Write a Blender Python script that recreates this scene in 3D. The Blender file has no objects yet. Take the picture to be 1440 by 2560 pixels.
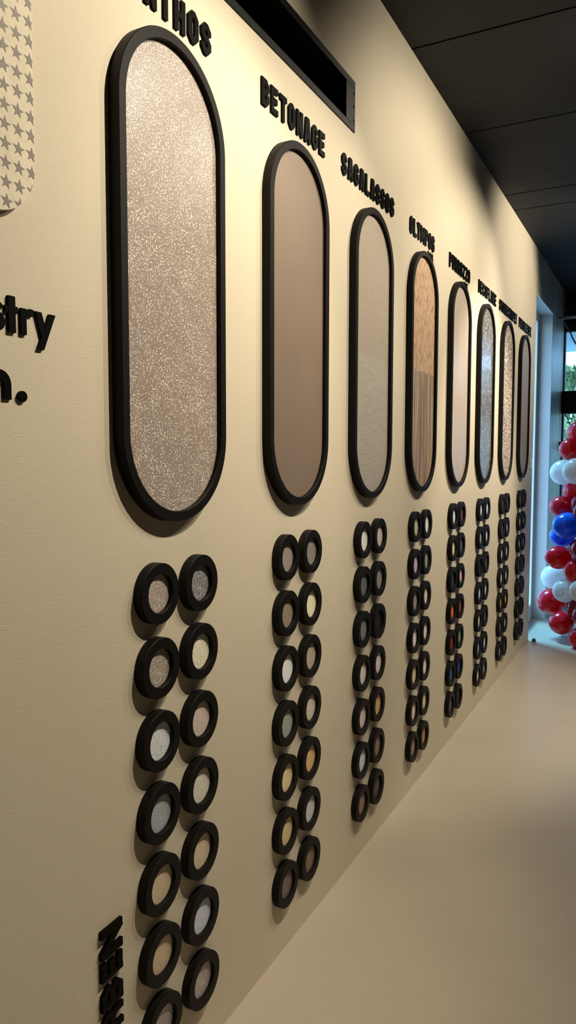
import bpy, bmesh, math, random
from mathutils import Vector, Matrix, Quaternion

S = bpy.context.scene
COL = S.collection
random.seed(7)

# ------------------------------------------------------------------ camera
F_PX, YAW, PIT, ROL, CAM = 1856.6, 0.47556, 0.07168, 0.00204, Vector((0.9725, 0.0, 1.45))
fw = Vector((-math.sin(YAW)*math.cos(PIT), math.cos(YAW)*math.cos(PIT), -math.sin(PIT)))
r0 = Vector((math.cos(YAW), math.sin(YAW), 0)); u0 = r0.cross(fw)
rt = r0*math.cos(ROL)+u0*math.sin(ROL); up = -r0*math.sin(ROL)+u0*math.cos(ROL)
cam = bpy.data.cameras.new('camera'); cam_o = bpy.data.objects.new('camera', cam); COL.objects.link(cam_o)
cam.sensor_fit = 'VERTICAL'; cam.sensor_height = 36; cam.lens = F_PX/2560*36
cam.clip_start = 0.02; cam.clip_end = 200
m = Matrix((rt, up, -fw)).transposed().to_4x4(); m.translation = CAM
cam_o.matrix_world = m
S.camera = cam_o

def back(x, y, v, ax=0):
    d = fw+rt*((x-720)/F_PX)-up*((y-1280)/F_PX)
    return CAM+d*((v-CAM[ax])/d[ax])
def depth(p): return (p-CAM).dot(fw)

# ------------------------------------------------------------------ light, world, exposure
S.view_settings.view_transform = 'Standard'; S.view_settings.look = 'None'
S.view_settings.gamma = 1; S.view_settings.use_curve_mapping = False
S.view_settings.exposure = 0.0
W = bpy.data.worlds.new('sky'); S.world = W; W.use_nodes = True
nt = W.node_tree; nt.nodes.clear()
sky = nt.nodes.new('ShaderNodeTexSky'); sky.sky_type = 'NISHITA'
sky.sun_elevation = math.radians(38); sky.sun_rotation = math.radians(200); sky.sun_disc = False
bg = nt.nodes.new('ShaderNodeBackground'); bg.inputs[1].default_value = 0.58
tint = nt.nodes.new('ShaderNodeMix'); tint.data_type = 'RGBA'; tint.blend_type = 'MULTIPLY'; tint.inputs[0].default_value = 1
tint.inputs[7].default_value = (.72, 1.22, 1.90, 1)      # white balance of the photograph: lamps neutral, daylight blue
ow = nt.nodes.new('ShaderNodeOutputWorld')
nt.links.new(sky.outputs[0], tint.inputs[6]); nt.links.new(tint.outputs[2], bg.inputs[0]); nt.links.new(bg.outputs[0], ow.inputs[0])

SUN = bpy.data.lights.new('daylight', 'SUN'); SUN.energy = 8.0; SUN.angle = math.radians(16); SUN.color = (.24, .66, 1.0)
sun_o = bpy.data.objects.new('daylight', SUN); COL.objects.link(sun_o)
sun_o.rotation_euler = Vector((.45, -.20, -.87)).to_track_quat('-Z', 'Y').to_euler()
WARM = (1.0, 0.89, 0.70)
FILL = [(3.0, 1.2, 16), (3.0, 4.2, 16), (1.9, 5.5, 30)]
LX, LZ = 1.15, 2.94
#       y    target y  target z  power  cone deg
SPOTS = [(1.65, 1.1, 1.7, 48, 108), (1.65, 1.32, 1.58, 88, 70), (2.3, 1.95, 1.55, 62, 76), (3.15, 3.15, 1.65, 56, 116), (3.15, 3.15, 2.5, 28, 92),
         (4.35, 4.35, 1.2, 168, 70), (4.35, 4.0, 1.8, 62, 90), (5.35, 5.3, 2.5, 74, 92)]

# ------------------------------------------------------------------ helpers
def link_obj(name, bm, mats, parent=None, smooth=False, recalc=True):
    if recalc: bmesh.ops.recalc_face_normals(bm, faces=bm.faces)
    me = bpy.data.meshes.new(name); bm.to_mesh(me); bm.free()
    for mm in (mats if isinstance(mats, (list, tuple)) else [mats]): me.materials.append(mm)
    if smooth:
        for p in me.polygons: p.use_smooth = True
    o = bpy.data.objects.new(name, me); COL.objects.link(o)
    if parent: o.parent = parent
    return o
def tag(o, label=None, cat=None, group=None, kind=None):
    if label: o['label'] = label
    if cat: o['category'] = cat
    if group: o['group'] = group
    if kind: o['kind'] = kind
    return o
def empty(name, loc=(0, 0, 0), rot=None):
    o = bpy.data.objects.new(name, None); COL.objects.link(o); o.location = loc
    if rot: o.rotation_euler = rot
    o.empty_display_size = .05
    return o
def box(bm, a, b, mi=0):
    x0, y0, z0 = a; x1, y1, z1 = b
    v = [bm.verts.new(c) for c in ((x0,y0,z0),(x1,y0,z0),(x1,y1,z0),(x0,y1,z0),(x0,y0,z1),(x1,y0,z1),(x1,y1,z1),(x0,y1,z1))]
    for f in ((0,3,2,1),(4,5,6,7),(0,1,5,4),(1,2,6,5),(2,3,7,6),(3,0,4,7)):
        bm.faces.new([v[i] for i in f]).material_index = mi
def struct(name, bm, mats): return tag(link_obj(name, bm, mats), kind='structure')
def bevel(o, w, seg=2):
    md = o.modifiers.new('bevel', 'BEVEL'); md.width = w; md.segments = seg; md.limit_method = 'ANGLE'; md.angle_limit = math.radians(40)
    return o
def tube(bm, pts, r, n=10, cap=True):
    pts = [Vector(p) for p in pts]; rings = []
    for i, p in enumerate(pts):
        t = (pts[min(i+1, len(pts)-1)]-pts[max(i-1, 0)]).normalized()
        a = t.cross(Vector((0, 0, 1))); a = a.normalized() if a.length > .05 else t.cross(Vector((1, 0, 0))).normalized()
        b = t.cross(a).normalized()
        rings.append([bm.verts.new(p+a*r*math.cos(2*math.pi*k/n)+b*r*math.sin(2*math.pi*k/n)) for k in range(n)])
    for A, B in zip(rings, rings[1:]):
        for k in range(n): bm.faces.new((A[k], A[(k+1) % n], B[(k+1) % n], B[k])).smooth = True
    if cap: bm.faces.new(rings[0][::-1]); bm.faces.new(rings[-1])

# ------------------------------------------------------------------ materials
def mat(name, col, rough=.6, spec=.5, metal=0, coat=0):
    mm = bpy.data.materials.new(name); mm.use_nodes = True
    b = mm.node_tree.nodes['Principled BSDF']
    b.inputs['Base Color'].default_value = (*col, 1); b.inputs['Roughness'].default_value = rough
    b.inputs['Specular IOR Level'].default_value = spec; b.inputs['Metallic'].default_value = metal
    b.inputs['Coat Weight'].default_value = coat; b.inputs['Coat Roughness'].default_value = .08
    return mm
def nd(mm, t, **k):
    n = mm.node_tree.nodes.new(t)
    for a, v in k.items():
        if a in n.inputs: n.inputs[a].default_value = v
        else: setattr(n, a, v)
    return n
def lk(mm, a, b): mm.node_tree.links.new(a, b)
def P(mm): return mm.node_tree.nodes['Principled BSDF']
def coords(mm, scale=(1, 1, 1)):
    tc = nd(mm, 'ShaderNodeTexCoord'); mp = nd(mm, 'ShaderNodeMapping'); mp.inputs['Scale'].default_value = scale
    lk(mm, tc.outputs['Object'], mp.inputs['Vector']); return mp.outputs[0]
def ramp(mm, fac, stops, interp='LINEAR'):
    r = nd(mm, 'ShaderNodeValToRGB'); r.color_ramp.interpolation = interp
    e = r.color_ramp.elements
    while len(e) < len(stops): e.new(.5)
    for el, (p, c) in zip(e, stops): el.position = p; el.color = (*c, 1)
    lk(mm, fac, r.inputs[0]); return r.outputs[0]
def noise(mm, vec, scale, detail=4, rough=.55, dist=0):
    n = nd(mm, 'ShaderNodeTexNoise'); n.inputs['Scale'].default_value = scale; n.inputs['Detail'].default_value = detail
    n.inputs['Roughness'].default_value = rough; n.inputs['Distortion'].default_value = dist
    lk(mm, vec, n.inputs['Vector']); return n.outputs[0]
def bump(mm, h, s, d=.001):
    b = nd(mm, 'ShaderNodeBump'); b.inputs['Strength'].default_value = s; b.inputs['Distance'].default_value = d
    lk(mm, h, b.inputs['Height']); lk(mm, b.outputs[0], P(mm).inputs['Normal'])
def mulc(c, k): return tuple(min(1, v*k) for v in c)

def plaster(name, c):
    mm = mat(name, c, .72, .3)
    v = coords(mm)
    n1 = noise(mm, v, 1.3, 5, .6)
    lk(mm, ramp(mm, n1, [(.25, mulc(c, .93)), (.6, c), (.85, mulc(c, 1.05))]), P(mm).inputs['Base Color'])
    v2 = coords(mm, (1, 9, 60)); n2 = noise(mm, v2, 5, 6, .65, 1.2)
    v3 = coords(mm, (60, 60, 60)); n3 = noise(mm, v3, 6, 3)
    ad = nd(mm, 'ShaderNodeMath', operation='ADD'); lk(mm, n2, ad.inputs[0]); lk(mm, n3, ad.inputs[1])
    bump(mm, ad.outputs[0], .42, .0014)
    return mm
M_wall = plaster('wall_plaster', (.66, .58, .445))
M_plain = plaster('grey_white_plaster', (.60, .60, .58))
def concrete(name):
    mm = mat(name, (.50, .44, .33), .34, .5)
    v = coords(mm, (1, 3.2, .8)); n = noise(mm, v, 3.5, 6, .62, .8)
    lk(mm, ramp(mm, n, [(.3, (.34, .29, .21)), (.5, (.50, .44, .32)), (.7, (.70, .64, .50))]), P(mm).inputs['Base Color'])
    bump(mm, n, .25, .01); return mm
M_conc = concrete('polished_green_grey_plaster')
def floor_mat():
    c = (.49, .425, .335); mm = mat('beige_microcement', c, .34, .4)
    n = noise(mm, coords(mm), 1.1, 6, .6)
    lk(mm, ramp(mm, n, [(.3, mulc(c, .92)), (.7, mulc(c, 1.05))]), P(mm).inputs['Base Color'])
    n2 = noise(mm, coords(mm), 4, 5, .6, .4)
    lk(mm, ramp(mm, n2, [(.3, (.30,)*3), (.75, (.46,)*3)]), P(mm).inputs['Roughness'])
    bump(mm, noise(mm, coords(mm), 26, 4), .05, .002); return mm
M_floor = floor_mat()
M_room = mat('dark_room_paint', (.07, .066, .06), .7, .3)
def ceil_mat():
    mm = mat('black_painted_concrete', (.017, .0175, .018), .68, .35)
    n = noise(mm, coords(mm, (1, 1, 1)), 3.5, 7, .62)
    lk(mm, ramp(mm, n, [(.35, (.005, .005, .0045)), (.7, (.012, .012, .011))]), P(mm).inputs['Base Color'])
    bump(mm, noise(mm, coords(mm, (1, 3, 1)), 8, 8, .65), .35, .01); return mm
M_ceil = ceil_mat()
M_black = mat('matt_black_lacquer', (.0062, .0050, .0042), .55, .14)
M_letter = mat('black_acrylic', (.0012, .0011, .001), .5, .06)
M_vent = mat('black_metal', (.0055, .005, .0046), .55, .3)
M_void = mat('black_duct', (.002, .002, .002), .9, .1)
M_white = mat('white_window_frame', (.78, .79, .78), .4)
M_gasket = mat('black_rubber_gasket', (.01, .01, .01), .6)
M_dark = mat('dark_brown_metal', (.025, .02, .02), .5)
M_pipe = mat('grey_plastic_pipe', (.42, .41, .42), .5)
M_cable = mat('grey_cable_sheath', (.12, .12, .12), .5)
M_switch = mat('white_plastic', (.85, .85, .84), .35)
M_steel = mat('brushed_steel', (.55, .55, .55), .35, metal=1)
def glass_mat():
    mm = bpy.data.materials.new('clear_glass'); mm.use_nodes = True; t = mm.node_tree; t.nodes.clear()
    o = t.nodes.new('ShaderNodeOutputMaterial'); mx = t.nodes.new('ShaderNodeMixShader'); tr = t.nodes.new('ShaderNodeBsdfTransparent')
    gl = t.nodes.new('ShaderNodeBsdfGlossy'); fr = t.nodes.new('ShaderNodeMath'); fr.operation = 'MULTIPLY_ADD'; lw = t.nodes.new('ShaderNodeLayerWeight'); lw.inputs[0].default_value = .5
    pw = t.nodes.new('ShaderNodeMath'); pw.operation = 'POWER'; pw.inputs[1].default_value = 4; t.links.new(lw.outputs['Facing'], pw.inputs[0]); t.links.new(pw.outputs[0], fr.inputs[0]); fr.inputs[1].default_value = .8; fr.inputs[2].default_value = .04
    gl.inputs['Roughness'].default_value = .02; tr.inputs[0].default_value = (.93, .97, .96, 1)
    t.links.new(fr.outputs[0], mx.inputs[0]); t.links.new(tr.outputs[0], mx.inputs[1]); t.links.new(gl.outputs[0], mx.inputs[2]); t.links.new(mx.outputs[0], o.inputs[0])
    return mm
M_glass = glass_mat()

def speckle(name, base, fleck, scale, thr=.5, rough=.45, amt=.22, coat=0, spark=0.0, size3=None):
    """mineral surface with irregular flecks"""
    mm = mat(name, base, rough, .5, coat=coat)
    v = coords(mm, size3 or (1, 1, 1))
    n = noise(mm, v, scale, 2, .5)
    big = noise(mm, v, scale*.09, 3, .55)
    s = nd(mm, 'ShaderNodeMath', operation='MULTIPLY_ADD'); lk(mm, big, s.inputs[0]); s.inputs[1].default_value = amt; lk(mm, n, s.inputs[2])
    c = ramp(mm, s.outputs[0], [(0, base), (thr+amt*.5-.02, base), (thr+amt*.5+.035, fleck)])
    lk(mm, c, P(mm).inputs['Base Color'])
    if spark:
        rr = ramp(mm, s.outputs[0], [(0, (rough,)*3), (thr+amt*.5+.02, (spark,)*3)]); lk(mm, rr, P(mm).inputs['Roughness'])
    bump(mm, n, .2, .0006)
    return mm
def flat(name, base, rough=.55, var=.05, coat=0, sc=9):
    mm = mat(name, base, rough, .4, coat=coat)
    n = noise(mm, coords(mm), sc, 6, .6)
    lk(mm, ramp(mm, n, [(.3, mulc(base, 1-var)), (.7, mulc(base, 1+var))]), P(mm).inputs['Base Color'])
    bump(mm, noise(mm, coords(mm), 180, 3), .08, .0005)
    return mm
def split_mat(name, zs, up_, low_):
    """two finishes on one board, divided at local height zs"""
    mm = mat(name, (.4, .35, .3), .5)
    tc = nd(mm, 'ShaderNodeTexCoord'); sp = nd(mm, 'ShaderNodeSeparateXYZ'); lk(mm, tc.outputs['Object'], sp.inputs[0])
    gt = nd(mm, 'ShaderNodeMath', operation='GREATER_THAN'); lk(mm, sp.outputs[2], gt.inputs[0]); gt.inputs[1].default_value = zs
    mx = nd(mm, 'ShaderNodeMix', data_type='RGBA'); lk(mm, gt.outputs[0], mx.inputs[0])
    lk(mm, low_(mm), mx.inputs[6]); lk(mm, up_(mm), mx.inputs[7]); lk(mm, mx.outputs[2], P(mm).inputs['Base Color'])
    return mm

# ------------------------------------------------------------------ room shell
YE, Y1, Y2, YW, YG = 6.09, 6.99, 7.77, 7.80, 7.84   # wall end, opening end, wall corner, end glazing
XR, YB, ZC, ZO = 4.6, -3.0, 3.07, 2.73
VY0, VY1, VZ0, VZ1 = .80, 2.36, 2.525, 2.687
bm = bmesh.new()
T = .34
box(bm, (-T, YB, 0), (0, VY0, ZC)); box(bm, (-T, VY0, 0), (0, VY1, VZ0)); box(bm, (-T, VY0, VZ1), (0, VY1, ZC)); box(bm, (-T, VY1, 0), (0, YE, ZC))
struct('wall_left', bm, M_wall)
bm = bmesh.new()
box(bm, (-T, YE, ZO), (0, Y1, ZC)); struct('wall_lintel', bm, M_conc)
bm = bmesh.new(); box(bm, (-T, Y1, 0), (0, YG, ZC)); struct('wall_far', bm, M_conc)
bm = bmesh.new(); box(bm, (-.115, Y1-.004, .0), (-.001, Y1, ZO)); struct('trim_1', bm, M_plain)
bm = bmesh.new(); box(bm, (-.115, YE, ZO-.004), (-.001, Y1-.004, ZO)); struct('trim_2', bm, M_plain)
bm = bmesh.new(); box(bm, (-.004, YE, ZO-.006), (.003, Y1, ZO+.002)); struct('trim_3', bm, M_white)
bm = bmesh.new(); box(bm, (-T, YB-.1, -.12), (XR, YG+.1, 0)); struct('floor', bm, M_floor)
bm = bmesh.new()
js = [YB-.1, -1.0, 0.1, 1.1, 2.05, 2.95, 3.81, 4.79, 5.10, 6.35, YG]
for a, b in zip(js, js[1:]):
    box(bm, (-T, a+.006, ZC), (XR, b-.006, ZC+.1))
box(bm, (-T, YB-.1, ZC+.012), (XR, YG+.1, ZC+.16))
struct('ceiling', bm, M_ceil)
bm = bmesh.new(); box(bm, (XR, YB, 0), (XR+.15, YG, ZC)); struct('wall_right', bm, M_room)
bm = bmesh.new(); box(bm, (-T, YB-.15, 0), (XR, YB, ZC)); struct('wall_back', bm, M_room)

# side window in the opening (floor-length, white frame)
wx0, wx1 = -.185, -.115
def win_frame(name, x0, x1, y0, y1, z0, z1, w, m_, axis='y'):
    bm = bmesh.new()
    box(bm, (x0, y0, z0), (x1, y0+w, z1)); box(bm, (x0, y1-w, z0), (x1, y1, z1))
    box(bm, (x0, y0+w, z0), (x1, y1-w, z0+w)); box(bm, (x0, y0+w, z1-w), (x1, y1-w, z1))
    return bm
w1 = tag(empty('window_1', (-.15, 6.54, 0)), kind='structure')
bm = bmesh.new()
for a, b in (((wx0, YE, .0), (wx1, YE+.06, ZO)), ((wx0, Y1-.07, 0), (wx1, Y1, ZO)), ((wx0, YE+.06, 0), (wx1, Y1-.07, .14)), ((wx0, YE+.06, ZO-.07), (wx1, Y1-.07, ZO))):
    box(bm, a, b)
o = bevel(link_obj('window_frame', bm, M_white), .004); o.parent = w1; o.matrix_parent_inverse = Matrix.Translation((.15, -6.54, 0))
bm = bmesh.new(); box(bm, (-.152, YE+.05, .13), (-.146, Y1-.06, ZO-.06))
o = link_obj('pane', bm, M_glass); o.parent = w1; o.matrix_parent_inverse = Matrix.Translation((.15, -6.54, 0))
bm = bmesh.new()
for a, b in (((wx1-.001, YE, .15), (wx1+.006, YE+.012, ZO-.01)),): box(bm, a, b)
o = link_obj('gasket', bm, M_gasket); o.parent = w1; o.matrix_parent_inverse = Matrix.Translation((.15, -6.54, 0))

# end glazing
w2 = tag(empty('window_2', (1.3, YW, 0)), kind='structure')
inv = Matrix.Translation((-1.3, -YW, 0))
bm = bmesh.new()
XA = -.012
XW = 1.45
for x, w_ in ((XA, .026), (XW-.055, .055)): box(bm, (x, YW-.03, 0), (x+w_, YW+.04, 2.70))
box(bm, (XA, YW-.03, 2.69), (XW, YW+.04, 2.73)); box(bm, (XA, YW-.03, 0), (XW, YW+.04, .05))
o = link_obj('window_frame', bm, M_dark); o.parent = w2; o.matrix_parent_inverse = inv
bm = bmesh.new(); box(bm, (XA, YW+.002, .04), (XW-.01, YW+.01, 2.70)); o = link_obj('pane', bm, M_glass); o.parent = w2; o.matrix_parent_inverse = inv
bm = bmesh.new(); box(bm, (XA, YW-.10, 1.895), (XW, YW+.02, 2.110)); struct('trim_4', bm, M_vent)      # black transom beam
bm = bmesh.new(); box(bm, (XA, YW-.06, 2.73), (XR, YG, ZC)); struct('wall_end', bm, M_vent)
bm = bmesh.new(); box(bm, (XW, YW-.1, 0), (XR, YG, 2.73)); struct('wall_daylight_block', bm, M_room)  # unseen wall, added beside the glass to cut the blue daylight

# ------------------------------------------------------------------ ventilation slot
v = empty('ventilation_slot', (0, (VY0+VY1)/2, (VZ0+VZ1)/2)); vi = Matrix.Translation((0, -(VY0+VY1)/2, -(VZ0+VZ1)/2))
tag(v, 'long black rectangular ventilation slot recessed high in the beige wall', 'vent')
bm = bmesh.new(); k = .022
box(bm, (-.03, VY0, VZ0), (.004, VY1, VZ0+k)); box(bm, (-.03, VY0, VZ1-k), (.004, VY1, VZ1))
box(bm, (-.03, VY1-.075, VZ0+k), (.004, VY1, VZ1-k)); box(bm, (-.03, VY0, VZ0+k), (.004, VY0+.05, VZ1-k))
o = bevel(link_obj('frame', bm, M_vent), .0015); o.parent = v; o.matrix_parent_inverse = vi
bm = bmesh.new()
box(bm, (-.33, VY0, VZ0), (-.31, VY1, VZ1)); box(bm, (-.31, VY0, VZ0), (-.03, VY1, VZ0+.01)); box(bm, (-.31, VY0, VZ1-.01), (-.03, VY1, VZ1))
box(bm, (-.31, VY1-.02, VZ0+.01), (-.03, VY1, VZ1-.01)); box(bm, (-.31, VY0, VZ0+.01), (-.03, VY0+.02, VZ1-.01))
o = link_obj('duct', bm, M_void); o.parent = v; o.matrix_parent_inverse = vi
bm = bmesh.new(); box(bm, (-.14, 1.86, VZ0+.01), (-.13, 1.875, VZ1-.01)); o = link_obj('rod', bm, M_dark); o.parent = v; o.matrix_parent_inverse = vi
for zz in (2.56, 2.605, 2.645):
    bm = bmesh.new(); bmesh.ops.create_cone(bm, segments=12, radius1=.005, radius2=.004, depth=.004, cap_ends=True, matrix=Matrix.Translation((.005, VY1-.012, zz)) @ Matrix.Rotation(math.pi/2, 4, 'Y'))
    o = link_obj('screw', bm, M_dark); o.parent = v; o.matrix_parent_inverse = vi

# ------------------------------------------------------------------ oval panels
YS = [1.3287, 1.9244, 2.5161, 3.1181, 3.7377, 4.3328, 4.9466, 5.5703]
OZ = [1.821, 1.8215, 1.8159, 1.8152, 1.8174, 1.8183, 1.8235, 1.825]
OH = [1.0144, 1.0086, 1.0112, 1.0118, 1.0159, 1.0158, 1.0162, 1.0181]
OW, OT, OB = .376, .0257, .0219
DW = [.0004, .0075, .0005, -.0018, .001, -.0029, -.0033, -.0015]
ZD, DZ, DR, DT, DYL, DYR = 1.1638, .16023, .0652, .0221, -.0685, .0877

def outline(w, h, n=48):
    r = w/2; pts = []
    for i in range(n+1):
        a = math.pi*i/n; pts.append((r*math.cos(a), r*math.sin(a)+h/2-r))
    for i in range(n+1):
        a = math.pi+math.pi*i/n; pts.append((r*math.cos(a), r*math.sin(a)-(h/2-r)))
    if h-w < 1e-6: pts = pts[:n]+pts[n+1:2*n+1]
    return pts
def ring_mesh(w, h, b, t, bev=.0012, n=48):
    """closed hoop standing off the wall, edges eased"""
    bm = bmesh.new()
    prof = [(0, 0), (0, t-bev), (bev, t), (b-bev, t), (b, t-bev), (b, .002), ]   # inset, height
    rows = []
    for ins, x in prof:
        rows.append([bm.verts.new((x, y, z)) for y, z in outline(w-2*ins, h-2*ins, n)])
    N = len(rows[0])
    for A, B in zip(rows, rows[1:]+rows[:1]):
        for k in range(N): bm.faces.new((A[k], A[(k+1) % N], B[(k+1) % N], B[k]))
    bmesh.ops.recalc_face_normals(bm, faces=bm.faces)
    return bm
def plate_mesh(w, h, x0, x1, n=48):
    bm = bmesh.new(); o_ = outline(w, h, n)
    A = [bm.verts.new((x0, y, z)) for y, z in o_]; B = [bm.verts.new((x1, y, z)) for y, z in o_]
    N = len(A)
    for k in range(N): bm.faces.new((A[k], A[(k+1) % N], B[(k+1) % N], B[k]))
    bm.faces.new(B); bm.faces.new(A[::-1])
    return bm

GR = (.365, .300, .250)
P1 = speckle('sparkling_greige_aggregate', (.30, .235, .20), (.92, .84, .76), 300, .59, .5, .16, spark=.3)
P2 = flat('taupe_microcement', (.205, .150, .112), .5, .04)
def up3(mm): return ramp(mm, noise(mm, coords(mm), 120, 3), [(.3, (.345, .285, .225)), (.7, (.41, .345, .275))])
def lo3(mm): return ramp(mm, noise(mm, coords(mm, (1, .25, 2.2)), 90, 4), [(.3, (.34, .30, .25)), (.7, (.45, .40, .34))])
P3 = split_mat('half_smooth_half_brushed_coating', -.008, up3, lo3)
def up4(mm):
    n = noise(mm, coords(mm, (1, 1.5, .42)), 62, 4, .6, .5)
    return ramp(mm, n, [(.34, (.24, .13, .06)), (.43, (.38, .22, .11)), (.48, (.58, .38, .23)), (.8, (.66, .45, .28))])
def lo4(mm):
    n = noise(mm, coords(mm, (1, 1, .035)), 62, 6, .7)
    return ramp(mm, n, [(.36, (.15, .085, .045)), (.48, (.33, .22, .13)), (.56, (.46, .34, .23)), (.68, (.80, .68, .52))])
P4 = split_mat('two_tone_ochre_stone_effect', .004, up4, lo4)
P5 = flat('pale_pink_gloss_resin', (.48, .39, .32), .42, .08, coat=.06, sc=5)
P6 = speckle('dark_grey_flake', (.095, .09, .088), (.40, .38, .36), 120, .53, .3, .1, coat=.5)
P7 = speckle('coarse_pebble', (.11, .075, .055), (.68, .57, .46), 80, .50, .6, .1)
P8 = speckle('fine_taupe_grain', (.24, .205, .18), (.34, .29, .26), 300, .5, .6, .1)
_n = noise(P5, coords(P5, (1, 1, .02)), 40, 4, .6); _c = ramp(P5, _n, [(.45, (.45, .365, .30)), (.62, (.50, .41, .335)), (.70, (.66, .56, .47))]); lk(P5, _c, P(P5).inputs['Base Color'])  # vertical reflections on the gloss, painted into the base colour as pale streaks
PM = [P1, P2, P3, P4, P5, P6, P7, P8]
PL = ['tall black rimmed oval panel of sparkling greige granules, largest and nearest of the row',
      'tall black rimmed oval panel in plain flat taupe, second from the near end',
      'tall black rimmed oval panel in grey beige, smooth above, brushed below, third from left',
      'tall black rimmed oval panel, orange tan mottled above and brown striped below',
      'tall black rimmed oval panel in glossy pale pink beige beside the orange tan one',
      'tall black rimmed oval panel in shiny dark grey flake, third from the far end',
      'tall black rimmed oval panel of coarse brown and cream pebbles, second from the far end',
      'tall black rimmed oval panel in dull fine grey taupe, farthest, next to the wall end']
for i in range(8):
    e = tag(empty('oval_panel', (0, YS[i], OZ[i])), PL[i], 'wall panel', 'oval material panels on the wall')
    link_obj('frame', ring_mesh(OW, OH[i], OB, OT, n=64), M_black, e)
    link_obj('sample_board', plate_mesh(OW-2*OB+.004, OH[i]-2*OB+.004, .001, OT-.0118, n=64), PM[i], e)

# ------------------------------------------------------------------ sample discs
K = 'plain speck sparkle'.split()
def C(h): # sRGB-ish albedo helper
    c = [(((v/255+.055)/1.055)**2.4)/k for v, k in zip(h, (.80, .70, .54))]; k = max(1, max(c)/.88)
    return tuple(v/k for v in c)
# colour name: (albedo, kind, fleck)
DC = {
 'dull taupe': ((150,128,106),'s',(220,205,180)), 'sparkling taupe': ((146,124,100),'s',(240,225,200)), 'whitish speckled': ((232,222,204),'p',(140,128,114)),
 'grey sparkling': ((150,142,134),'s',(230,222,212)), 'tan beige': ((196,168,126),'p',(160,134,100)), 'tan brown': ((184,154,114),'p',(214,184,144)),
 'brown sparkling': ((136,116,98),'s',(226,214,200)), 'dark glittering': ((112,102,90),'s',(240,232,214)), 'cream yellow': ((240,222,176),'p',(160,138,108)),
 'pinkish beige': ((196,172,146),'p',(150,118,98)), 'light beige': ((206,190,160),'p',(150,134,108)), 'sandy tan': ((190,164,122),'p',(220,194,150)),
 'light grey': ((190,184,176),'p',(160,152,144)), 'taupe brown': ((150,130,112),'s',(210,196,180)),
 'taupe grey': ((140,122,104),'f',0), 'brown taupe': ((136,114,90),'f',0), 'cream white': ((244,232,208),'f',0), 'greenish grey': ((146,140,118),'f',0),
 'sand coloured': ((212,178,128),'f',0), 'khaki sand': ((194,166,112),'f',0), 'mauve brown': ((110,88,76),'f',0), 'olive grey': ((126,114,94),'f',0),
 'pale yellow': ((248,226,170),'f',0), 'pink taupe': ((170,142,116),'f',0), 'grey beige': ((190,170,140),'f',0), 'ochre sand': ((200,158,96),'f',0),
 'silver grey': ((184,174,158),'f',0), 'umber brown': ((120,94,70),'f',0),
 'bright cream': ((252,238,206),'b',0), 'dark grey': ((96,92,86),'f',0), 'mid grey': ((120,112,104),'p',(90,84,78)), 'soft beige': ((214,186,160),'p',(232,210,186)),
 'beige pink': ((206,178,156),'f',0), 'whitish grey': ((206,200,190),'b',0), 'earth brown': ((140,106,78),'f',0), 'jet black': ((24,24,26),'f',0),
 'chocolate brown': ((86,66,54),'f',0), 'olive beige': ((186,168,128),'b',0), 'lilac pink': ((190,156,154),'p',(206,180,170)), 'grey taupe': ((140,126,106),'b',0),
 'light pinkish': ((226,200,178),'p',(240,220,200)), 'sand yellow': ((208,180,122),'p',(230,200,146)), 'warm beige': ((214,186,150),'p',(180,150,120)), 'brown grey': ((140,116,96),'f',0),
 'ivory white': ((252,232,206),'b',0), 'orange brown': ((176,114,62),'f',0), 'pure white': ((236,232,226),'f',0), 'charcoal black': ((44,44,44),'f',0),
 'bright orange': ((226,104,34),'f',0), 'dark red': ((140,34,30),'f',0), 'steel blue': ((38,82,128),'f',0), 'slate grey': ((78,76,76),'f',0), 'plum brown': ((86,58,52),'f',0),
 'graphite grey': ((80,74,66),'f',0), 'salmon pink': ((236,170,154),'f',0), 'rust brown': ((130,60,38),'f',0), 'leaf green': ((118,142,92),'f',0), 'navy blue': ((26,58,100),'f',0),
 'white marbled': ((224,222,216),'p',(90,90,92)), 'grey flecked': ((150,146,136),'p',(70,70,68)), 'dark mottled': ((70,60,58),'p',(130,124,120)), 'monochrome flecked': ((200,200,196),'p',(40,40,42)),
 'beige flecked': ((200,184,156),'p',(140,124,104)), 'amber yellow': ((206,150,60),'p',(230,190,110)), 'dark pebbled': ((50,48,46),'p',(120,116,108)), 'bright white': ((250,244,232),'p',(200,196,186)),
 'cream pebbled': ((236,224,190),'p',(190,176,140)), 'moss grey': ((92,96,82),'p',(160,156,140)),
}
def disc_mat(nm):
    if 'disc '+nm in bpy.data.materials: return bpy.data.materials['disc '+nm]
    c, k, f = DC[nm]; c = C(c)
    if k == 'f': mm = flat('disc '+nm, c, .55)
    elif k == 'b':
        mm = flat('disc '+nm, c, .55); bump(mm, noise(mm, coords(mm), 130, 3), .6, .003)
    elif k == 's': mm = speckle('disc '+nm, c, C(f), 360, .60, .5, .15, spark=.25)
    else: mm = speckle('disc '+nm, c, C(f), 380, .60, .5, .1)
    return mm
LEFT = [['dull taupe','sparkling taupe','whitish speckled','grey sparkling','tan beige','tan brown','brown sparkling'],
 ['taupe grey','brown taupe','cream white','greenish grey','sand coloured','khaki sand','mauve brown'],
 ['bright cream','dark grey','mid grey','soft beige','beige pink','whitish grey','earth brown'],
 ['olive beige','lilac pink','grey taupe','light pinkish','sand yellow','warm beige','brown grey'],
 ['pure white','sand yellow','charcoal black','bright orange','dark red','steel blue','slate grey'],
 ['white marbled','grey flecked','jet black','monochrome flecked','beige flecked','grey flecked','beige flecked'],
 ['dark pebbled','dark mottled','bright white','cream pebbled','amber yellow','moss grey','grey flecked'],
 ['brown taupe','sand coloured','silver grey','mauve brown','chocolate brown','graphite grey','charcoal black']]
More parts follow.
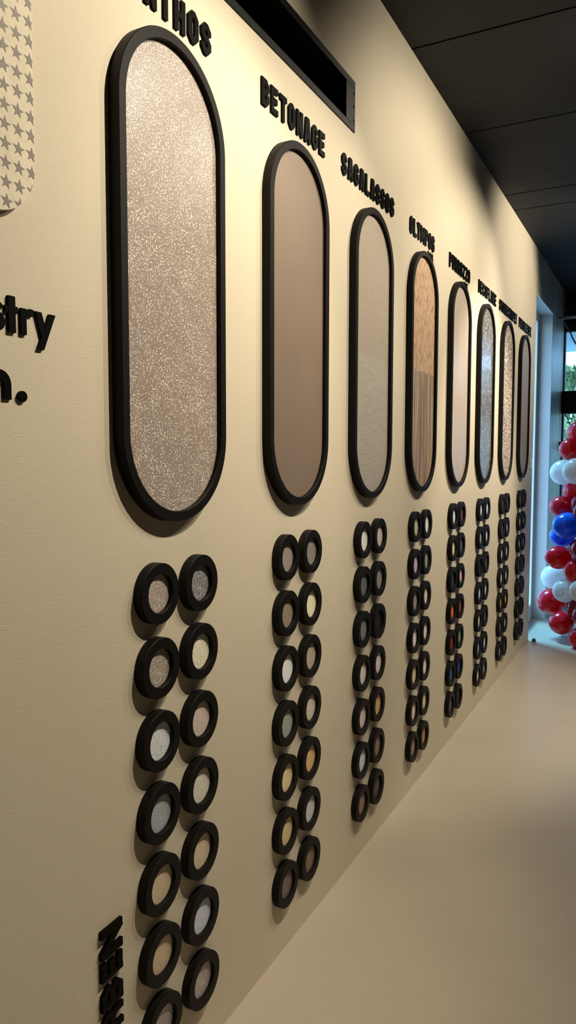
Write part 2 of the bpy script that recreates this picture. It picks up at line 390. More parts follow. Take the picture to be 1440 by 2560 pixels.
RIGHT = [['dark glittering','cream yellow','pinkish beige','light beige','sandy tan','light grey','taupe brown'],
 ['olive grey','pale yellow','pink taupe','grey beige','ochre sand','silver grey','umber brown'],
 ['grey beige','taupe grey','jet black','light pinkish','ochre sand','earth brown','chocolate brown'],
 ['ivory white','grey taupe','warm beige','soft beige','light pinkish','sand yellow','orange brown'],
 ['plum brown','graphite grey','salmon pink','rust brown','leaf green','navy blue','jet black'],
 ['bright white','beige flecked','dark mottled','monochrome flecked','dark mottled','light grey','grey flecked'],
 ['dark pebbled','grey flecked','bright white','cream pebbled','amber yellow','beige flecked','dark mottled'],
 ['umber brown','grey beige','silver grey','plum brown','graphite grey','slate grey','jet black']]
ORD = ['top', 'second', 'third', 'fourth', 'fifth', 'sixth', 'bottom']
PN = ['sparkling greige panel', 'plain taupe panel', 'half brushed panel', 'orange tan panel', 'pale pink panel', 'dark grey panel', 'coarse pebbled panel', 'farthest dull panel']
ring0 = None
for c in range(8):
    for side, lst in ((0, LEFT[c]), (1, RIGHT[c])):
        for k, nm in enumerate(lst):
            z = ZD+DW[c]-k*DZ
            y = YS[c]+(DYR if side else DYL)
            e = empty('sample_disc', (0, y, z))
            cn = nm
            tag(e, 'black ringed disc, %s centre, %s in the %s row under the %s' % (cn, ORD[k], 'right' if side else 'left', PN[c]),
                'sample disc', 'sample discs under the %s' % PN[c])
            if ring0 is None:
                ring0 = link_obj('ring', ring_mesh(2*DR, 2*DR, .0235, DT, n=40), M_black, e)
                disc0 = link_obj('sample', plate_mesh(2*(DR-.0235)+.003, 2*(DR-.0235)+.003, .001, DT-.010, n=40), disc_mat(nm), e)
                disc0.material_slots[0].link = 'OBJECT'; disc0.material_slots[0].material = disc_mat(nm)
            else:
                q = ring0.copy(); COL.objects.link(q); q.parent = e
                q = disc0.copy(); COL.objects.link(q); q.parent = e
                q.material_slots[0].link = 'OBJECT'; q.material_slots[0].material = disc_mat(nm)

# ------------------------------------------------------------------ lettering
def stroke(bm, pts, t, x0, x1, closed=False, tf=lambda u, w: (u, w)):
    """thick mitred polyline in the wall plane, given depth"""
    n = len(pts); L = []; R = []
    for i in range(n):
        p = Vector(pts[i])
        if closed: a, b = Vector(pts[i-1]), Vector(pts[(i+1) % n])
        else: a = Vector(pts[i-1]) if i else None; b = Vector(pts[i+1]) if i < n-1 else None
        d1 = (p-a).normalized() if a is not None else None; d2 = (b-p).normalized() if b is not None else None
        if d1 is None: d1 = d2
        if d2 is None: d2 = d1
        n1 = Vector((-d1.y, d1.x)); n2 = Vector((-d2.y, d2.x)); mm = (n1+n2)
        if mm.length < 1e-4: mm = n1
        mm.normalize(); k = min(1/max(mm.dot(n1), .35), 2.4)
        L.append(tf(*(p+mm*t/2*k))); R.append(tf(*(p-mm*t/2*k)))
    def V(q, x): return bm.verts.new((x, q[0], q[1]))
    a = [(V(l, x0), V(r, x0), V(l, x1), V(r, x1)) for l, r in zip(L, R)]
    idx = list(range(n-1))+([n-1] if closed else [])
    for i in idx:
        A, B = a[i], a[(i+1) % n]
        bm.faces.new((A[2], B[2], B[3], A[3])); bm.faces.new((A[0], A[1], B[1], B[0]))
        bm.faces.new((A[0], B[0], B[2], A[2])); bm.faces.new((A[1], A[3], B[3], B[1]))
    if not closed:
        bm.faces.new((a[0][0], a[0][2], a[0][3], a[0][1])); bm.faces.new((a[-1][0], a[-1][1], a[-1][3], a[-1][2]))
def glyph(ch, w=.60, t=.19, c=.13):
    l, r, b, T_, m = t/2, w-t/2, t/2, 1-t/2, .5
    octo = [(l, b+c), (l+c, b), (r-c, b), (r, b+c), (r, T_-c), (r-c, T_), (l+c, T_), (l, T_-c)]
    bowlT = [(l, T_), (r-c, T_), (r, T_-c), (r, m+c), (r-c, m), (l, m)]
    G = {
     'A': [([(l-.01, 0), (w/2-.07, 1)], 0), ([(r+.01, 0), (w/2+.07, 1)], 0), ([(l+.04, .26), (r-.04, .26)], 0), ([(w/2-.12, .93), (w/2+.12, .93)], 0)],
     'B': [([(l, 0), (l, 1)], 0), (bowlT, 0), ([(l, m), (r-c, m), (r, m-c), (r, b+c), (r-c, b), (l, b)], 0)],
     'C': [([(r, .36), (r, b+c), (r-c, b), (l+c, b), (l, b+c), (l, T_-c), (l+c, T_), (r-c, T_), (r, T_-c), (r, .64)], 0)],
     'D': [([(l, b), (l, T_), (r-c, T_), (r, T_-c), (r, b+c), (r-c, b)], 1)],
     'E': [([(l, 0), (l, 1)], 0), ([(l, T_), (w, T_)], 0), ([(l, m), (w-.06, m)], 0), ([(l, b), (w, b)], 0)],
     'F': [([(l, 0), (l, 1)], 0), ([(l, T_), (w, T_)], 0), ([(l, m-.02), (w-.06, m-.02)], 0)],
     'G': [([(w/2, .48), (r, .48), (r, b+c), (r-c, b), (l+c, b), (l, b+c), (l, T_-c), (l+c, T_), (r-c, T_), (r, T_-c), (r, .68)], 0)],
     'H': [([(l, 0), (l, 1)], 0), ([(r, 0), (r, 1)], 0), ([(l, m), (r, m)], 0)],
     'I': [([(w/2, 0), (w/2, 1)], 0)],
     'K': [([(l, 0), (l, 1)], 0), ([(r, 1), (l+.05, .5)], 0), ([(l+.05, .5), (r, 0)], 0)],
     'L': [([(l, 1), (l, b), (w, b)], 0)],
     'M': [([(l, 0), (l, 1)], 0), ([(w+.2-l, 0), (w+.2-l, 1)], 0), ([(l, .95), ((w+.2)/2, .35), (w+.2-l, .95)], 0)],
     'N': [([(l, 0), (l, 1)], 0), ([(r, 0), (r, 1)], 0), ([(l, .97), (r, .03)], 0)],
     'O': [(octo, 1)],
     'P': [([(l, 0), (l, 1)], 0), ([(l, T_), (r-c, T_), (r, T_-c), (r, .45+c), (r-c, .45), (l, .45)], 0)],
     'R': [([(l, 0), (l, 1)], 0), (bowlT, 0), ([(r-c, m), (r, m-c), (r, 0)], 0)],
     'S': [([(r, .66), (r, T_-c), (r-c, T_), (l+c, T_), (l, T_-c), (l, m+c), (l+c, m), (r-c, m), (r, m-c), (r, b+c), (r-c, b), (l+c, b), (l, b+c), (l, .34)], 0)],
     'T': [([(0, T_), (w, T_)], 0), ([(w/2, 0), (w/2, T_)], 0)],
     'U': [([(l, 1), (l, b+c), (l+c, b), (r-c, b), (r, b+c), (r, 1)], 0)],
     'X': [([(l-.02, 0), (r+.02, 1)], 0), ([(l-.02, 1), (r+.02, 0)], 0)],
     'Y': [([(l-.03, 1), (w/2, .5), (r+.03, 1)], 0), ([(w/2, 0), (w/2, .5)], 0)],
     'Z': [([(0, T_), (r, T_)], 0), ([(l, b), (w, b)], 0), ([(r-.01, .9), (l+.01, .1)], 0)],
    }
    return G[ch], (w+.2 if ch == 'M' else w)
def word(txt, yc, zb, h, pitch, label, d=.010, name='wall_lettering', group='material names above the ovals', skip=0, mat_=None):
    n = len(txt); lw_ = .575; tot = sum(lw_+.2 if ch == 'M' else lw_ for ch in txt)*h; gap = (pitch*n-tot)/n
    wd = tot+gap*(n-1); y = yc-wd/2
    e = tag(empty(name, (0, yc, zb)), label, 'lettering', group)
    for i, ch in enumerate(txt):
        g, w = glyph(ch, w=lw_, t=.21)
        if i >= skip:
            bm = bmesh.new()
            for j, (pts, cl) in enumerate(g):
                stroke(bm, pts, .21, .0005, d-.00012*j, bool(cl), lambda u, w_, yy=y: (yy-yc+u*h, w_*h))
            link_obj('letter', bm, M_letter, e)
        y += w*h+gap
    return e
ZT, HT = 2.3615, .0680
def name_row(txt, yc, pitch, label): word(txt, yc, ZT, HT, pitch, label, d=.006)
name_row('XANTHOS', 1.3188, .0505, 'raised black seven letter name over the sparkling greige panel, cut by the photo edge')
name_row('BETONAGE', 1.9228, .0502, 'raised black eight letter name starting with B, over the plain taupe panel')
name_row('SAGALASSOS', 2.5026, .0512, 'raised black ten letter name starting with S, over the half brushed panel')
name_row('OLYMPOS', 3.1216, .0509, 'raised black name starting with O, over the orange tan panel')
name_row('PURRAZZO', 3.7491, .0518, 'raised black name ending in double Z and O, over the pale pink panel')
name_row('DECOFLAKE', 4.3739, .0520, 'raised black nine letter name starting with D, over the dark grey panel')
name_row('STONECARPET', 4.9879, .0534, 'raised black eleven letter name, longest of all, over the coarse pebbled panel')
name_row('PEBBLETEX', 5.6048, .0561, 'raised black name nearest the wall end, over the farthest oval panel')
word('IOS', YS[3]+.120, 2.3145, .036, .029, 'short second line of black letters half hidden behind the orange tan panel rim', name='small_lettering', group='second lines behind the rims', d=.005)
word('INE', YS[4]+.130, 2.3145, .036, .029, 'short second line of black letters half hidden behind the pale pink panel rim', name='small_lettering', group='second lines behind the rims', d=.005)

XS = (.9725-.005)/(.9725-.012)
def thin(p): return (p[0]*XS, 1.45+(p[1]-1.45)*XS)
def poly_letter(name, polys, parent, inv_, x0=.0005, x1=.005):
    bm = bmesh.new()
    for k_, pl in enumerate(polys):
        pl = [thin(p) for p in pl]
        A = [bm.verts.new((x0, y, z)) for y, z in pl]; B = [bm.verts.new((x1-.0004*k_, y, z)) for y, z in pl]; N = len(A)
        for k in range(N): bm.faces.new((A[k], A[(k+1) % N], B[(k+1) % N], B[k]))
        bm.faces.new(B); bm.faces.new(A[::-1])
    o = link_obj(name, bm, M_letter); o.parent = parent; o.matrix_parent_inverse = inv_; return o
def stroke_letter(name, strokes, t, parent, inv_, x1=.005):
    bm = bmesh.new()
    for j, s in enumerate(strokes): stroke(bm, [thin(p) for p in s], t, .0005, x1-.0004*j)
    o = link_obj(name, bm, M_letter); o.parent = parent; o.matrix_parent_inverse = inv_; return o
def arc(cy, cz, ry, rz, a0, a1, n=14):
    return [(cy+ry*math.cos(math.radians(a0+(a1-a0)*i/n)), cz+rz*math.sin(math.radians(a0+(a1-a0)*i/n))) for i in range(n+1)]
e = tag(empty('slogan_lettering', (0, .92, 1.654)), 'raised black lowercase letters s, t, r, y at the left edge', 'lettering', 'slogan text on the wall')
iv = Matrix.Translation((0, -.92, -1.654))
stroke_letter('letter', [arc(.853, 1.6855, .0105, .0085, 20, 90)+arc(.853, 1.6855, .0105, .0085, 100, 265, 10)+arc(.853, 1.6685, .0115, .0095, 80, -90)+arc(.853, 1.6685, .0115, .0095, -100, -165, 8)], .0125, e, iv)
poly_letter('letter', [[(.878, 1.654), (.8925, 1.654), (.892, 1.7125), (.878, 1.7125)], [(.8715, 1.6845), (.8975, 1.6855), (.8975, 1.697), (.8715, 1.696)]], e, iv)
stroke_letter('letter', [[(.9095, 1.654), (.9095, 1.697)], arc(.9255, 1.6775, .0155, .0150, 175, 72)], .0118, e, iv)
poly_letter('letter', [[(.935, 1.697), (.949, 1.697), (.9575, 1.672), (.967, 1.697), (.981, 1.697), (.953, 1.634), (.939, 1.634), (.9485, 1.655)]], e, iv)
e = tag(empty('slogan_lettering', (0, .88, 1.545)), 'raised black lowercase letter n with a round full stop, below the stry letters', 'lettering', 'slogan text on the wall')
iv = Matrix.Translation((0, -.88, -1.545))
stroke_letter('letter', [[(.8425, 1.545), (.8425, 1.588)], [(.8725, 1.545), (.8725, 1.566)]+arc(.8575, 1.568, .015, .0165, 0, 180)], .0155, e, iv)
poly_letter('full_stop', [arc(.9035, 1.552, .0098, .0092, 0, 348, 29)], e, iv)
# rotated bold word, read upwards
e = tag(empty('vertical_lettering', (0, 1.106, .4)), 'bold black word turned to read upwards at the bottom, left of the disc rows', 'lettering')
iv = Matrix.Translation((0, -1.106, -.4))
def rot_word(items, t=.245):
    for ch, z0, z1 in items:   # letter runs upward: u -> z, v -> toward -y
        g, w = glyph(ch, w=.86, t=t, c=.16); ln = z1-z0; bm = bmesh.new()
        for j, (pts, cl) in enumerate(g):
            stroke(bm, pts, t, .0005, .008-.0003*j, bool(cl), lambda u, v_: (1.1385-v_*.0625, z0+u/w*ln))
        o = link_obj('letter', bm, M_letter); o.parent = e; o.matrix_parent_inverse = iv
rot_word([('N', .457, .517), ('E', .4105, .4475), ('B', .3485, .3955), ('R', .293, .339)])

# ------------------------------------------------------------------ star patterned panel, left edge
def clip(poly, cy, cz, r, y1, z0):
    def inside(p): return True
    out = poly
    edges = []
    pts = [(.3, z0+0), (y1-r, z0)]+[(y1-r+r*math.sin(a), z0+r-r*math.cos(a)) for a in [math.pi/2*i/10 for i in range(1, 11)]]+[(y1, 2.7), (.3, 2.7)]
    for i in range(len(pts)):
        a, b = pts[i], pts[(i+1) % len(pts)]; ip = out; out = []
        if not ip: return []
        def sd(p): return (b[0]-a[0])*(p[1]-a[1])-(b[1]-a[1])*(p[0]-a[0])
        for j in range(len(ip)):
            p, q = ip[j], ip[(j+1) % len(ip)]; sp_, sq = sd(p), sd(q)
            if sp_ >= 0: out.append(p)
            if (sp_ >= 0) != (sq >= 0):
                k = sp_/(sp_-sq); out.append((p[0]+(q[0]-p[0])*k, p[1]+(q[1]-p[1])*k))
    return out
M_star = flat('star_print_grey', (.20, .172, .138), .6); M_paper = flat('cream_textile', (.70, .62, .47), .7, .07, sc=22)
bump(M_paper, noise(M_paper, coords(M_paper), 30, 5, .6), .5, .004)
sy0, sy1, sz0, sz1, sr = .42, .9385, 1.842, 2.62, .088
bm = bmesh.new()
def corner(cy, cz, a0): return [(cy+sr*math.cos(a0+math.pi/2*i/14), cz+sr*math.sin(a0+math.pi/2*i/14)) for i in range(15)]
ol = corner(sy1-sr, sz1-sr, 0)+corner(sy0+sr, sz1-sr, math.pi/2)+corner(sy0+sr, sz0+sr, math.pi)+corner(sy1-sr, sz0+sr, 1.5*math.pi)
A = [bm.verts.new((.003, y, z)) for y, z in ol]; B = [bm.verts.new((.014, y, z)) for y, z in ol]; N = len(A)
for k in range(N): bm.faces.new((A[k], A[(k+1) % N], B[(k+1) % N], B[k]))
bm.faces.new(B); bm.faces.new(A[::-1])
bmesh.ops.recalc_face_normals(bm, faces=bm.faces)
tips = [(0, .0125), (.0125, .0022), (.0055, -.0105), (-.0088, -.0098), (-.0122, .005)]
for iy in range(-10, 4):
    for iz in range(-4, 24):
        cy, cz = .905+iy*.0272, 1.920+iz*.03
        if cz > sz1-.03 or cy < sy0+.03: continue
        inn = []
        for k in range(5):
            a, b = tips[k], tips[(k+1) % 5]; inn.append(((a[0]+b[0])*.24, (a[1]+b[1])*.24))
        polys = [[(cy+p[0], cz+p[1]) for p in inn]]
        for k in range(5): polys.append([(cy+tips[k][0], cz+tips[k][1]), (cy+inn[k][0], cz+inn[k][1]), (cy+inn[k-1][0], cz+inn[k-1][1])])
        for pl in polys:
            ar = sum(pl[i][0]*pl[(i+1) % len(pl)][1]-pl[(i+1) % len(pl)][0]*pl[i][1] for i in range(len(pl)))
            if ar < 0: pl = pl[::-1]
            q = clip(pl, 0, 0, sr, sy1-.0005, sz0+.0005)
            if len(q) >= 3:
                f = bm.faces.new([bm.verts.new((.0144, y, z)) for y, z in q]); f.material_index = 1
                if f.normal.x < 0: f.normal_flip()
o = link_obj('star_panel', bm, [M_paper, M_star], recalc=False)
tag(o, 'cream rounded panel printed with grey stars, cut by the left photo edge', 'wall panel')

# ------------------------------------------------------------------ small fittings
e = tag(empty('light_switch', (0, 5.985, 1.416)), 'small white switch on the beige wall by the far wall end', 'switch')
bm = bmesh.new(); box(bm, (0.0005, -.04, -.04), (.008, .04, .04)); bevel(link_obj('plate', bm, M_switch, e), .002)
bm = bmesh.new(); box(bm, (.008, -.022, -.026), (.0125, .022, .026)); bevel(link_obj('rocker', bm, M_switch, e), .0015)
e = tag(empty('door_stop', (.05, 6.06, 0)), 'small steel and black stop on the floor at the beige wall end', 'door stop')
bm = bmesh.new(); bmesh.ops.create_cone(bm, segments=24, radius1=.02, radius2=.018, depth=.012, cap_ends=True, matrix=Matrix.Translation((0, 0, .006))); link_obj('base', bm, M_steel, e)
bm = bmesh.new(); bmesh.ops.create_cone(bm, segments=24, radius1=.014, radius2=.012, depth=.016, cap_ends=True, matrix=Matrix.Translation((0, 0, .020))); link_obj('rubber', bm, M_gasket, e)
bm = bmesh.new(); tube(bm, [(-.02, 7.3, 2.74), (.6, 7.3, 2.745), (2.0, 7.3, 2.755), (XR, 7.3, 2.76)], .0145, 14)
tag(link_obj('pipe', bm, M_pipe), 'thin grey pipe leaving the far wall below the black ceiling', 'pipe')
def cable(px, yy, r, label, m_=M_cable):
    pts = [back(x, y, Y_, 1) for (x, y, Y_) in px]
    sm = []
    for i in range(len(pts)-1):
        p0, p1, p2, p3 = pts[max(i-1, 0)], pts[i], pts[i+1], pts[min(i+2, len(pts)-1)]
        for k in range(6):
            t = k/6; sm.append(.5*((2*p1)+(-p0+p2)*t+(2*p0-5*p1+4*p2-p3)*t*t+(-p0+3*p1-3*p2+p3)*t**3))
    sm.append(pts[-1]); bm = bmesh.new(); tube(bm, sm, r, 8)
    return tag(link_obj('cable', bm, m_), label, 'cable', 'loose cables by the end window')
cable([(1411, 805, 7.35), (1418, 820, 7.4), (1426, 832, 7.4), (1434, 850, 7.45), (1446, 868, 7.5)], 0, .007, 'grey cable hanging from the pipe in front of the end window')
cable([(1409, 772, 7.6), (1416, 778, 7.55), (1417, 790, 7.5), (1413, 799, 7.4)], 0, .004, 'short pale cable loop just above the pipe at the wall corner')
cable([(1409, 1030, 7.66), (1417, 1042, 7.64), (1426, 1062, 7.62), (1440, 1072, 7.6)], 0, .005, 'thin dark cable dropping from the black beam behind the top balloons')
e = tag(empty('wall_bracket', (.0, 7.66, 1.575)), 'small dark bracket on the far wall corner beside the red balloons', 'bracket')
bm = bmesh.new(); box(bm, (.0005, -.05, -.045), (.035, .05, .045)); bevel(link_obj('plate', bm, M_dark, e), .01, 3)
bm = bmesh.new(); bmesh.ops.create_cone(bm, segments=20, radius1=.022, radius2=.018, depth=.03, cap_ends=True, matrix=Matrix.Translation((.05, 0, 0)) @ Matrix.Rotation(math.pi/2, 4, 'Y')); link_obj('knob', bm, M_dark, e)

# ceiling track with the spotlights that wash the wall (above the frame)
bm = bmesh.new(); box(bm, (LX-.016, 1.0, ZC-.03), (LX+.016, 6.0, ZC-.001))
tag(link_obj('ceiling_track', bm, M_vent), 'black lighting track on the black ceiling parallel to the beige wall', 'light track')
seen = {}
for i, (y, ty, tz, pw, cone) in enumerate(SPOTS):
    if y in seen:                      # second beam of the same fitting
        L = bpy.data.lights.new('spot_lamp', 'SPOT'); L.energy = pw; L.color = WARM; L.spot_size = math.radians(cone); L.spot_blend = .55; L.shadow_soft_size = .008
        lo = bpy.data.objects.new('spot_lamp', L); COL.objects.link(lo); lo.parent = seen[y][0]
        d = (Vector((0, ty, tz))-Vector((LX, y, LZ))).normalized(); lo.rotation_euler = d.to_track_quat('-Z', 'Y').to_euler(); lo.location = seen[y][1]
        continue
    e = tag(empty('track_spotlight', (LX, y, LZ)), 'black cylindrical spotlight on the ceiling track aimed at the beige wall', 'spotlight', 'spotlights on the ceiling track')
    d = (Vector((0, ty, tz))-Vector((LX, y, LZ))).normalized(); q = d.to_track_quat('-Z', 'Y')
    bm = bmesh.new()
    n = 24; R1, R2, H_ = .032, .029, .10
    rows = [(R1, 0), (R1, H_), (.001, H_), (.001, H_-.03), (R2, H_-.03), (R2, 0)]
    vs = [[bm.verts.new((r*math.cos(2*math.pi*k/n), r*math.sin(2*math.pi*k/n), z)) for k in range(n)] for r, z in rows]
    for A_, B_ in zip(vs, vs[1:]+vs[:1]):
        for k in range(n): bm.faces.new((A_[k], A_[(k+1) % n], B_[(k+1) % n], B_[k]))
    bmesh.ops.transform(bm, matrix=q.to_matrix().to_4x4(), verts=bm.verts)
    link_obj('housing', bm, M_vent, e)
    bm = bmesh.new(); box(bm, (-.008, -.008, .05), (.008, .008, ZC-.03-LZ)); link_obj('stem', bm, M_vent, e)
    L = bpy.data.lights.new('spot_lamp', 'SPOT'); L.energy = pw; L.color = WARM; L.spot_size = math.radians(cone); L.spot_blend = .55; L.shadow_soft_size = .008
    lo = bpy.data.objects.new('spot_lamp', L); COL.objects.link(lo); lo.parent = e
    lo.rotation_euler = q.to_euler(); lo.location = d*.012; seen[y] = (e, lo.location.copy())

for x, y, pw in FILL:                    # unseen fill lamps, added to lift dark wall patches and the balloons
    e = tag(empty('fill_downlight', (x, y, ZC)), 'added round fill light in the black ceiling away from the beige wall', 'fill light', 'fill lights added to the black ceiling')
    bm = bmesh.new(); n = 24
    rows = [(.06, -.001), (.06, -.008), (.045, -.008), (.045, -.001)]
    vs = [[bm.verts.new((r*math.cos(2*math.pi*k/n), r*math.sin(2*math.pi*k/n), z)) for k in range(n)] for r, z in rows]
    for A_, B_ in zip(vs, vs[1:]+vs[:1]):
        for k in range(n): bm.faces.new((A_[k], A_[(k+1) % n], B_[(k+1) % n], B_[k]))
    link_obj('rim', bm, M_vent, e)
    L = bpy.data.lights.new('fill_lamp', 'SPOT'); L.energy = pw; L.color = WARM; L.spot_size = math.radians(130); L.spot_blend = .8; L.shadow_soft_size = .04
    lo = bpy.data.objects.new('fill_lamp', L); COL.objects.link(lo); lo.parent = e; lo.location = (0, 0, -.012)

# ------------------------------------------------------------------ balloons
def bal_mat(name, c, tr=.3):
    mm = mat(name, c, .16, .5, coat=.25); t = mm.node_tree
    o = [n for n in t.nodes if n.type == 'OUTPUT_MATERIAL'][0]; mx = nd(mm, 'ShaderNodeMixShader'); mx.inputs[0].default_value = tr
    tl = nd(mm, 'ShaderNodeBsdfTranslucent'); tl.inputs[0].default_value = (*c, 1)
    t.links.new(P(mm).outputs[0], mx.inputs[1]); t.links.new(tl.outputs[0], mx.inputs[2]); t.links.new(mx.outputs[0], o.inputs[0])
    return mm
BR, BW, BB = bal_mat('red_latex', (.80, .010, .030)), bal_mat('white_latex', (.92, .91, .90), .40), bal_mat('blue_latex', (.004, .17, .85))
BD = bal_mat('dark_red_latex', (.34, .006, .018))
CN = {'r': ('red', BR), 'w': ('white', BW), 'b': ('blue', BB), 'd': ('dark red', BD)}
#   px x, px y, rx, ry, world y, colour, tilt, label tail
BL = [
 (1447, 1082, 28, 29, 6.36, 'r', 8, 'red balloon at the very top of the garland, in front of the window'),
 (1431, 1124, 33, 29, 6.28, 'r', 12, 'large red balloon just below the topmost one'),
 (1408, 1181, 32, 31, 6.34, 'w', -10, 'white balloon farthest left of the upper white pair'),
 (1440, 1178, 33, 33, 6.16, 'w', 0, 'white balloon showing its knot, right one of the upper white pair'),
 (1441, 1229, 33, 32, 6.36, 'r', 5, 'red balloon tucked right under the upper white pair'),
 (1405, 1268, 31, 28, 6.26, 'r', 14, 'red balloon above the blue pair, sticking out to the left'),
 (1451, 1263, 24, 26, 6.22, 'd', 0, 'dark red balloon at the right edge above the larger blue balloon'),
 (1461, 1280, 27, 27, 6.08, 'd', 0, 'dark shiny balloon cut by the photo edge beside the larger blue balloon'),
 (1419, 1314, 37, 33, 6.10, 'b', 0, 'larger bright blue balloon, front one of the blue pair'),
 (1406, 1339, 32, 27, 6.30, 'b', -12, 'smaller blue balloon behind and below the larger blue one'),
 (1443, 1367, 27, 29, 6.34, 'd', 0, 'dark red balloon right of the smaller blue balloon'),
 (1459, 1374, 30, 31, 6.04, 'd', 0, 'dark shiny red balloon cut by the photo edge below the blue pair'),
 (1397, 1394, 35, 29, 6.22, 'r', 6, 'red balloon directly under the blue pair'),
 (1439, 1428, 29, 30, 6.10, 'r', 0, 'red balloon between the blue pair and the rightmost white balloon'),
 (1387, 1442, 34, 31, 6.32, 'w', -6, 'white balloon farthest left of the lower three white ones'),
 (1412, 1477, 30, 29, 6.14, 'w', 0, 'white balloon with visible knot, middle of the lower three white ones'),
 (1451, 1478, 27, 28, 6.02, 'w', 0, 'white balloon at the right photo edge, lower group'),
 (1380, 1503, 37, 32, 6.28, 'r', -6, 'red balloon reaching farthest left, near the floor'),
 (1443, 1522, 26, 26, 6.18, 'd', 0, 'dark red balloon below the rightmost white balloon'),
 (1459, 1539, 27, 29, 6.02, 'd', 0, 'dark red balloon at the right photo edge above the lowest one'),
 (1404, 1557, 31, 29, 6.20, 'r', -4, 'red balloon almost resting on the floor, left of the lowest one'),
 (1452, 1597, 30, 28, 6.02, 'r', 0, 'lowest red balloon on the floor at the right photo edge'),
 (1414, 1567, 25, 23, 6.38, 'w', 0, 'white balloon mostly hidden behind the low red one on the floor'),
]
BL = [list(b) for b in BL]
for _ in range(900):                       # ease neighbours apart until they only touch
    moved = False
    for i in range(len(BL)):
        for j in range(i):
            p, q = BL[i], BL[j]; cp, cq = back(p[0], p[1], p[4], 1), back(q[0], q[1], q[4], 1)
            rp, rq = (p[2]+p[3])/2*depth(cp)/F_PX, (q[2]+q[3])/2*depth(cq)/F_PX
            if (cp-cq).length < (rp+rq)*1.015:
                a_, b_ = (p, q) if p[4] >= q[4] else (q, p)
                a_[4] += .003; b_[4] -= .003; moved = True
    if not moved: break
for x, y, rx, ry, Y_, ck, tilt, lab in BL:
    c = back(x, y, Y_, 1); z = depth(c); a, b = rx*z/F_PX, ry*z/F_PX
    e = tag(empty('balloon', c), lab, 'balloon', 'balloons of the garland at the end of the wall')
    bm = bmesh.new(); bmesh.ops.create_uvsphere(bm, u_segments=40, v_segments=24, radius=1)
    for v_ in bm.verts:                     # long axis = local x, slight pear shape toward the knot
        s = v_.co.x; k = 1-.10*max(0, s)**1.5
        v_.co = Vector((v_.co.x*a, v_.co.y*b*k, v_.co.z*b*k))
    R_ = Matrix.Rotation(math.radians(tilt), 4, 'Y') @ Matrix.Rotation(math.radians(27), 4, 'Z')
    bmesh.ops.transform(bm, matrix=R_, verts=bm.verts)
    o = link_obj('body', bm, CN[ck][1], e, smooth=True, recalc=False)
    # knot: toward the camera on the two white ones that show it
    bm = bmesh.new()
    if 'knot' in lab: d = (CAM-c).normalized()*b+Vector((-.25*a, 0, -.28*b)); d = d.normalized()*(b*.985)
    else: d = R_ @ Vector((a*.99, 0, 0))
    q = d.to_track_quat('Z', 'Y').to_matrix().to_4x4()
    bmesh.ops.create_cone(bm, segments=14, radius1=.011, radius2=.004, depth=.012, cap_ends=True, matrix=Matrix.Translation(d) @ q)
    bmesh.ops.create_cone(bm, segments=14, radius1=.004, radius2=.009, depth=.006, cap_ends=True, matrix=Matrix.Translation(d*1.09) @ q)
    link_obj('knot', bm, CN[ck][1], e, smooth=True)

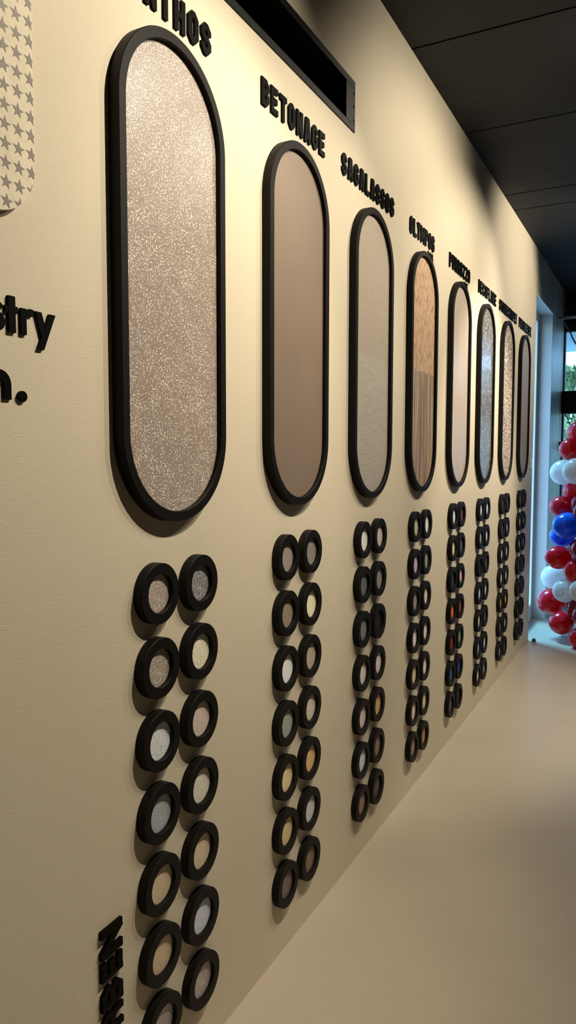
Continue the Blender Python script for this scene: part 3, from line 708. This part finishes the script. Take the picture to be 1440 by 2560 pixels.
# ------------------------------------------------------------------ outside
M_ground = flat('outdoor_paving', (.42, .42, .41), .8)
bm = bmesh.new(); box(bm, (-14, YG+.1, -.15), (14, 40, -.02)); box(bm, (-14, -8, -.15), (-T, YG+.1, -.02)); tag(link_obj('terrace', bm, M_ground), kind='structure')
M_facade = flat('white_render', (.85, .85, .84), .8); M_soffit = flat('pale_blue_canopy', (.50, .62, .68), .6)
bm = bmesh.new(); box(bm, (-6, 17, -.02), (6, 17.3, 3.9)); box(bm, (-6, 16.95, 3.9), (6, 17.3, 4.0))
tag(link_obj('garden_wall', bm, M_facade), 'bright white wall outside beyond the end window', 'wall')
e = tag(empty('canopy', (0, 11, 3.0)), 'pale blue canopy outside above the end window', 'canopy')
bm = bmesh.new(); box(bm, (-4, -2.4, .25), (6, 2.4, .33)); link_obj('roof', bm, M_soffit, e)
for xx in (-3.8, 5.8):
    bm = bmesh.new(); tube(bm, [(xx, 2.2, -3.02), (xx, 2.2, .25)], .05, 12); link_obj('post', bm, M_white, e)
M_leaf = mat('leaf_green', (.16, .30, .07), .55)
lm = M_leaf; lt = lm.node_tree
n_ = noise(lm, coords(lm), 7, 3); lk(lm, ramp(lm, n_, [(.35, (.16, .32, .14)), (.65, (.60, .72, .40))]), P(lm).inputs['Base Color'])
def hedge(loc, sx, sy, sz, n, label):
    e = tag(empty('shrub', loc), label, 'shrub', 'shrubs outside the end window')
    bm = bmesh.new()
    for _ in range(n):
        th, hh = random.uniform(0, 2*math.pi), random.uniform(0, 1); rr = random.uniform(.72, 1.0)*(1-.35*max(0, hh-.75)*4*hh)*(.8+.2*math.sin(9*hh+th*2)*.5+.2)
        c = Vector((sx*rr*math.cos(th), sy*rr*math.sin(th), .12+2*sz*hh))
        s = random.uniform(.05, .10); q = Quaternion((random.gauss(0, 1), random.gauss(0, 1), random.gauss(0, 1), random.gauss(0, 1))).normalized().to_matrix()
        vs = [bm.verts.new(c+q @ Vector(p)*s) for p in ((-1, 0, 0), (0, -.5, .15), (1, 0, 0), (0, .5, .15))]
        bm.faces.new(vs[:3]); bm.faces.new((vs[0], vs[2], vs[3]))
    link_obj('foliage', bm, M_leaf, e, recalc=False)
    bm = bmesh.new(); tube(bm, [(0, 0, 0), (.03, .02, sz), (0, 0, sz*1.5)], .05, 8); link_obj('stem', bm, M_dark, e)
hedge((-.55, 12.2, -.02), .85, .6, 1.36, 5200, 'dense green shrub outside, left one behind the end window')
hedge((1.35, 12.6, -.02), .85, .6, 1.40, 5200, 'dense green shrub outside, right one behind the end window')
e = tag(empty('waste_bin', (-.2, 9.3, -.02)), 'dark blue bin outside the end window between the balloons', 'bin')
M_bin = mat('blue_plastic', (.01, .045, .16), .45)
bm = bmesh.new(); box(bm, (-.25, -.2, 0), (.25, .2, 1.12)); bevel(link_obj('body', bm, M_bin, e), .02)
bm = bmesh.new(); box(bm, (-.27, -.22, 1.12), (.27, .22, 1.17)); bevel(link_obj('lid', bm, M_bin, e), .015)
